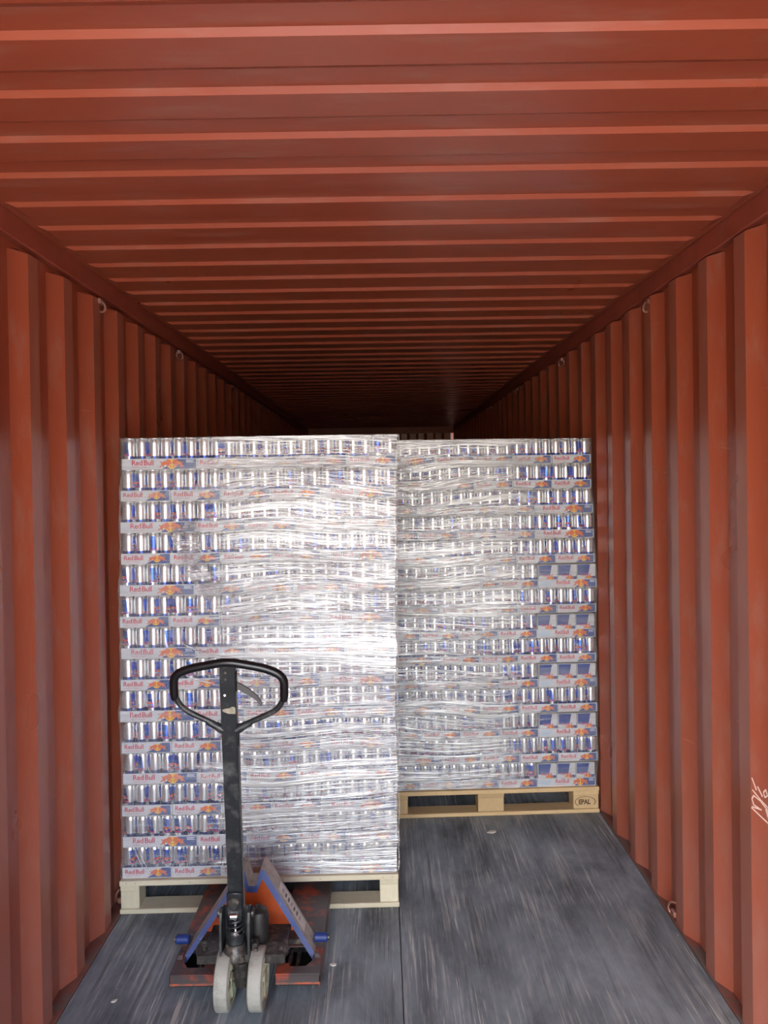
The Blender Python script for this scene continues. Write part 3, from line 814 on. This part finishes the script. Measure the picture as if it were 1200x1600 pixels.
for s, xx in ((-1, -.072), (1, .034)):
    mb.prism([(-.030, .19), (.055, .19), (.050, .29), (.030, .345), (.005, .352), (-.015, .34), (-.025, .30)], min(xx, xx-.008*s), max(xx, xx-.008*s), M['black'], plane='yz')
    mb.cyl((xx+s*.006, .012, .325), .015, .012, M['greasy'], 'x', 14, .002)
    mb.cyl((xx+s*.004, .022, .215), .011, .010, M['greasy'], 'x', 6)
mb.box(-.072, .034, .045, .053, .20, .33, M['black'], .002)
jb('handle_bracket', mb)
mb = MB(); mb.lathe([(.0001, .17), (.034, .17), (.036, .18), (.036, .275), (.031, .292), (.018, .300), (.0001, .302)], M['oily'], 28, 'z', (.048, .085, 0)); mb.tube([(.048, .085, .295), (.048, .08, .312)], .009, M['greasy'], 8); jb('oil_reservoir', mb)
mb = MB(); mb.box(.036, .058, -.006, .03, .192, .225, M['greasy'], .003); mb.cyl((.052, -.008, .205), .008, .01, M['greasy'], 'y', 6); mb.tube([(.028, -.004, .20), (.030, -.010, .26), (.030, -.006, .335)], .004, M['greasy'], 6); jb('release_valve', mb)
# steering axle and two wheels
mb = MB(); mb.lathe([(.0001, .075), (.026, .078), (.029, .10), (.029, .135), (.034, .15), (.034, .166), (.0001, .166)], M['greasy'], 24, 'z', (0, .004, 0)); mb.cyl((0, 0, .1), .010, .13, M['greasy'], 'x', 12); jb('axle_housing', mb)
def wheel(x):
    mb = MB()
    mb.lathe([(.066, -.025), (.094, -.025), (.099, -.021), (.100, -.012), (.100, .012), (.099, .021), (.094, .025), (.066, .025), (.066, -.025)], M['nylon'], 48, 'x', (x, 0, .1005))
    w = jb('steer_wheel', mb)
    h = MB(); h.lathe([(.082, .0255), (.080, .027), (.066, .022), (.050, .010), (.030, .012), (.024, .026), (.014, .027), (.0001, .027)], M['nylon_hub'], 32, 'x', (x, 0, .1005))
    h.lathe([(.082, -.0255), (.080, -.027), (.066, -.022), (.050, -.010), (.030, -.012), (.024, -.026), (.014, -.027), (.0001, -.027)], M['nylon_hub'], 32, 'x', (x, 0, .1005))
    for k in range(8):
        a = 2*PI*k/8; h.tube([(x+.019, .026*math.cos(a), .1005+.026*math.sin(a)), (x+.021, .066*math.cos(a), .1005+.066*math.sin(a))], .004, M['nylon_hub'], 6)
    h.build('wheel_hub', w)
wheel(-.0575); wheel(.0575)
# tiller: tilted towards the viewer about its pivot
pv = Vector((-.018, .012, .325))
tip = Vector((.012, -.205, 1.262))
ax = (tip-pv).normalized(); side = Vector((1, 0, 0)); side = (side-ax*side.dot(ax)).normalized(); fr_ = ax.cross(side)     # fr_ points backward
L = (tip-pv).length
def TP(a, h, e=0.0): return pv+side*a+ax*h+fr_*e      # a sideways, h along pole, e backward
def tbox(mb, a0, a1, h0, h1, e0, e1, m, bev=.0025):
    T = Matrix(((side.x, ax.x, fr_.x, pv.x), (side.y, ax.y, fr_.y, pv.y), (side.z, ax.z, fr_.z, pv.z), (0, 0, 0, 1)))
    mb.box(a0, a1, h0, h1, e0, e1, m, bev, T)
mb = MB(); tbox(mb, -.0255, .0255, .035, L-.008, -.014, .016, M['black']); pole = jb('tiller_pole', mb)
mb = MB(); tbox(mb, -.028, .024, -.012, .10, -.022, -.014, M['black'], .003)
c0 = TP(-.004, .062, -.022); mb.cyl(c0, .020, .012, M['greasy'], 'y', 18, .003); mb.build('clevis', pole)
for a, h in ((-.006, L-.028), (-.006, L-.052), (-.010, L-.108)):
    q = MB(); q.cyl(TP(a, h, -.0145), .0048, .003, M['chrome'] if h < L-.1 else M['greasy'], 'y', 12, .001); q.build('screw', pole)
q = MB(); st = [(-.018, .178), (.0, .186), (.023, .186), (.023, .168), (.021, .162), (.012, .160), (.004, .166), (-.010, .168), (-.020, .172)]
q.add([TP(a, L-h+.012, -.0148) for a, h in st], [tuple(range(len(st)))], M['tan_tape']); o = q.build('torn_sticker', pole); o['label'] = 'torn tan sticker remnant'
def rounded(pts, r, seg=5):
    out = []
    for i, p in enumerate(pts):
        if i in (0, len(pts)-1): out.append(Vector(p)); continue
        p = Vector(p); a = (Vector(pts[i-1])-p); b = (Vector(pts[i+1])-p)
        ra = min(r, a.length*.48); rb = min(r, b.length*.48)
        A = p+a.normalized()*ra; B = p+b.normalized()*rb
        for k in range(seg+1):
            t = k/seg; out.append(A*(1-t)**2+p*2*t*(1-t)+B*t**2)
    return out
tube_c = [(-.020, L-.236), (-.152, L-.168), (-.178, L-.118), (-.176, L-.046), (-.130, L-.020), (0, L+.004), (.130, L-.016), (.181, L-.046), (.181, L-.118), (.160, L-.165), (.020, L-.236)]
mb = MB(); mb.tube(rounded([TP(a, h) for a, h in tube_c], .035), .0095, M['black'], 12); loop = jb('loop_handle', mb)
grip_l = [(-.176, L-.132), (-.178, L-.100), (-.176, L-.046), (-.125, L-.022), (0, L+.004), (.125, L-.018), (.181, L-.046), (.181, L-.100), (.180, L-.132)]
pg = rounded([TP(a, h) for a, h in grip_l], .035)
mb = MB(); mb.tube(pg, [.0115]+[.0142]*(len(pg)-2)+[.0115], M['rubber'], 16); mb.build('grip_cover', loop)
for s in (-1, 1):
    q = MB(); q.tube([TP(s*.070, L-.214), TP(s*.045, L-.227), TP(s*.022, L-.240)], [.010, .013, .017], M['black'], 10); q.build('weld_bracket', loop)
mb = MB()
lv = [(.026, -.078, .010), (.060, -.098, .010), (.090, -.122, .007), (.104, -.142, .005), (.107, -.150, .0035)]
V = []; 
for a, h, w in lv:
    V += [TP(a+w*.35, L+h+w, -.004), TP(a-w*.35, L+h-w, -.004), TP(a-w*.35, L+h-w, .004), TP(a+w*.35, L+h+w, .004)]
F = []
for i in range(len(lv)-1):
    for k in range(4): F.append((i*4+k, i*4+(k+1) % 4, (i+1)*4+(k+1) % 4, (i+1)*4+k))
F += [(0, 1, 2, 3), (16, 17, 18, 19)]
mb.add(V, F, M['lever']); tbox(mb, .0255, .0290, L-.098, L-.030, -.008, .008, M['rubber'], .001)
jb('release_lever', mb)
mb = MB(); mb.tube([TP(.028, L-.30, .0), TP(.029, L-.26, .0), TP(.026, L-.24, 0)], .003, M['black'], 6); mb.tube([TP(.0285, .02, .002), TP(.0285, L-.25, .002)], .0022, M['lever'], 6); mb.build('release_rod', pole)

# ------------------------------------------------------------------ litter on the floor
for i, (x, y, s, lab) in enumerate(((-.21, 2.80, .012, 'small pale chip on the floor right of the pallet jack'), (.55, 3.84, .022, 'pale scrap on the floor before the right pallet'), (-.98, 2.62, .010, 'tiny pale chip on the floor by the left wall'))):
    mb = MB(); n = 7
    pts = [(s*(1+.3*math.sin(k*2.3+i))*math.cos(2*PI*k/n), s*.6*math.sin(2*PI*k/n)) for k in range(n)]
    mb.prism(pts, 0.0, .003, M['debris'], plane='xy'); o = mb.build('floor_chip', None, (x, y, .0005), .4*i); tag(o, lab, 'litter', 'chips lying on the floor')
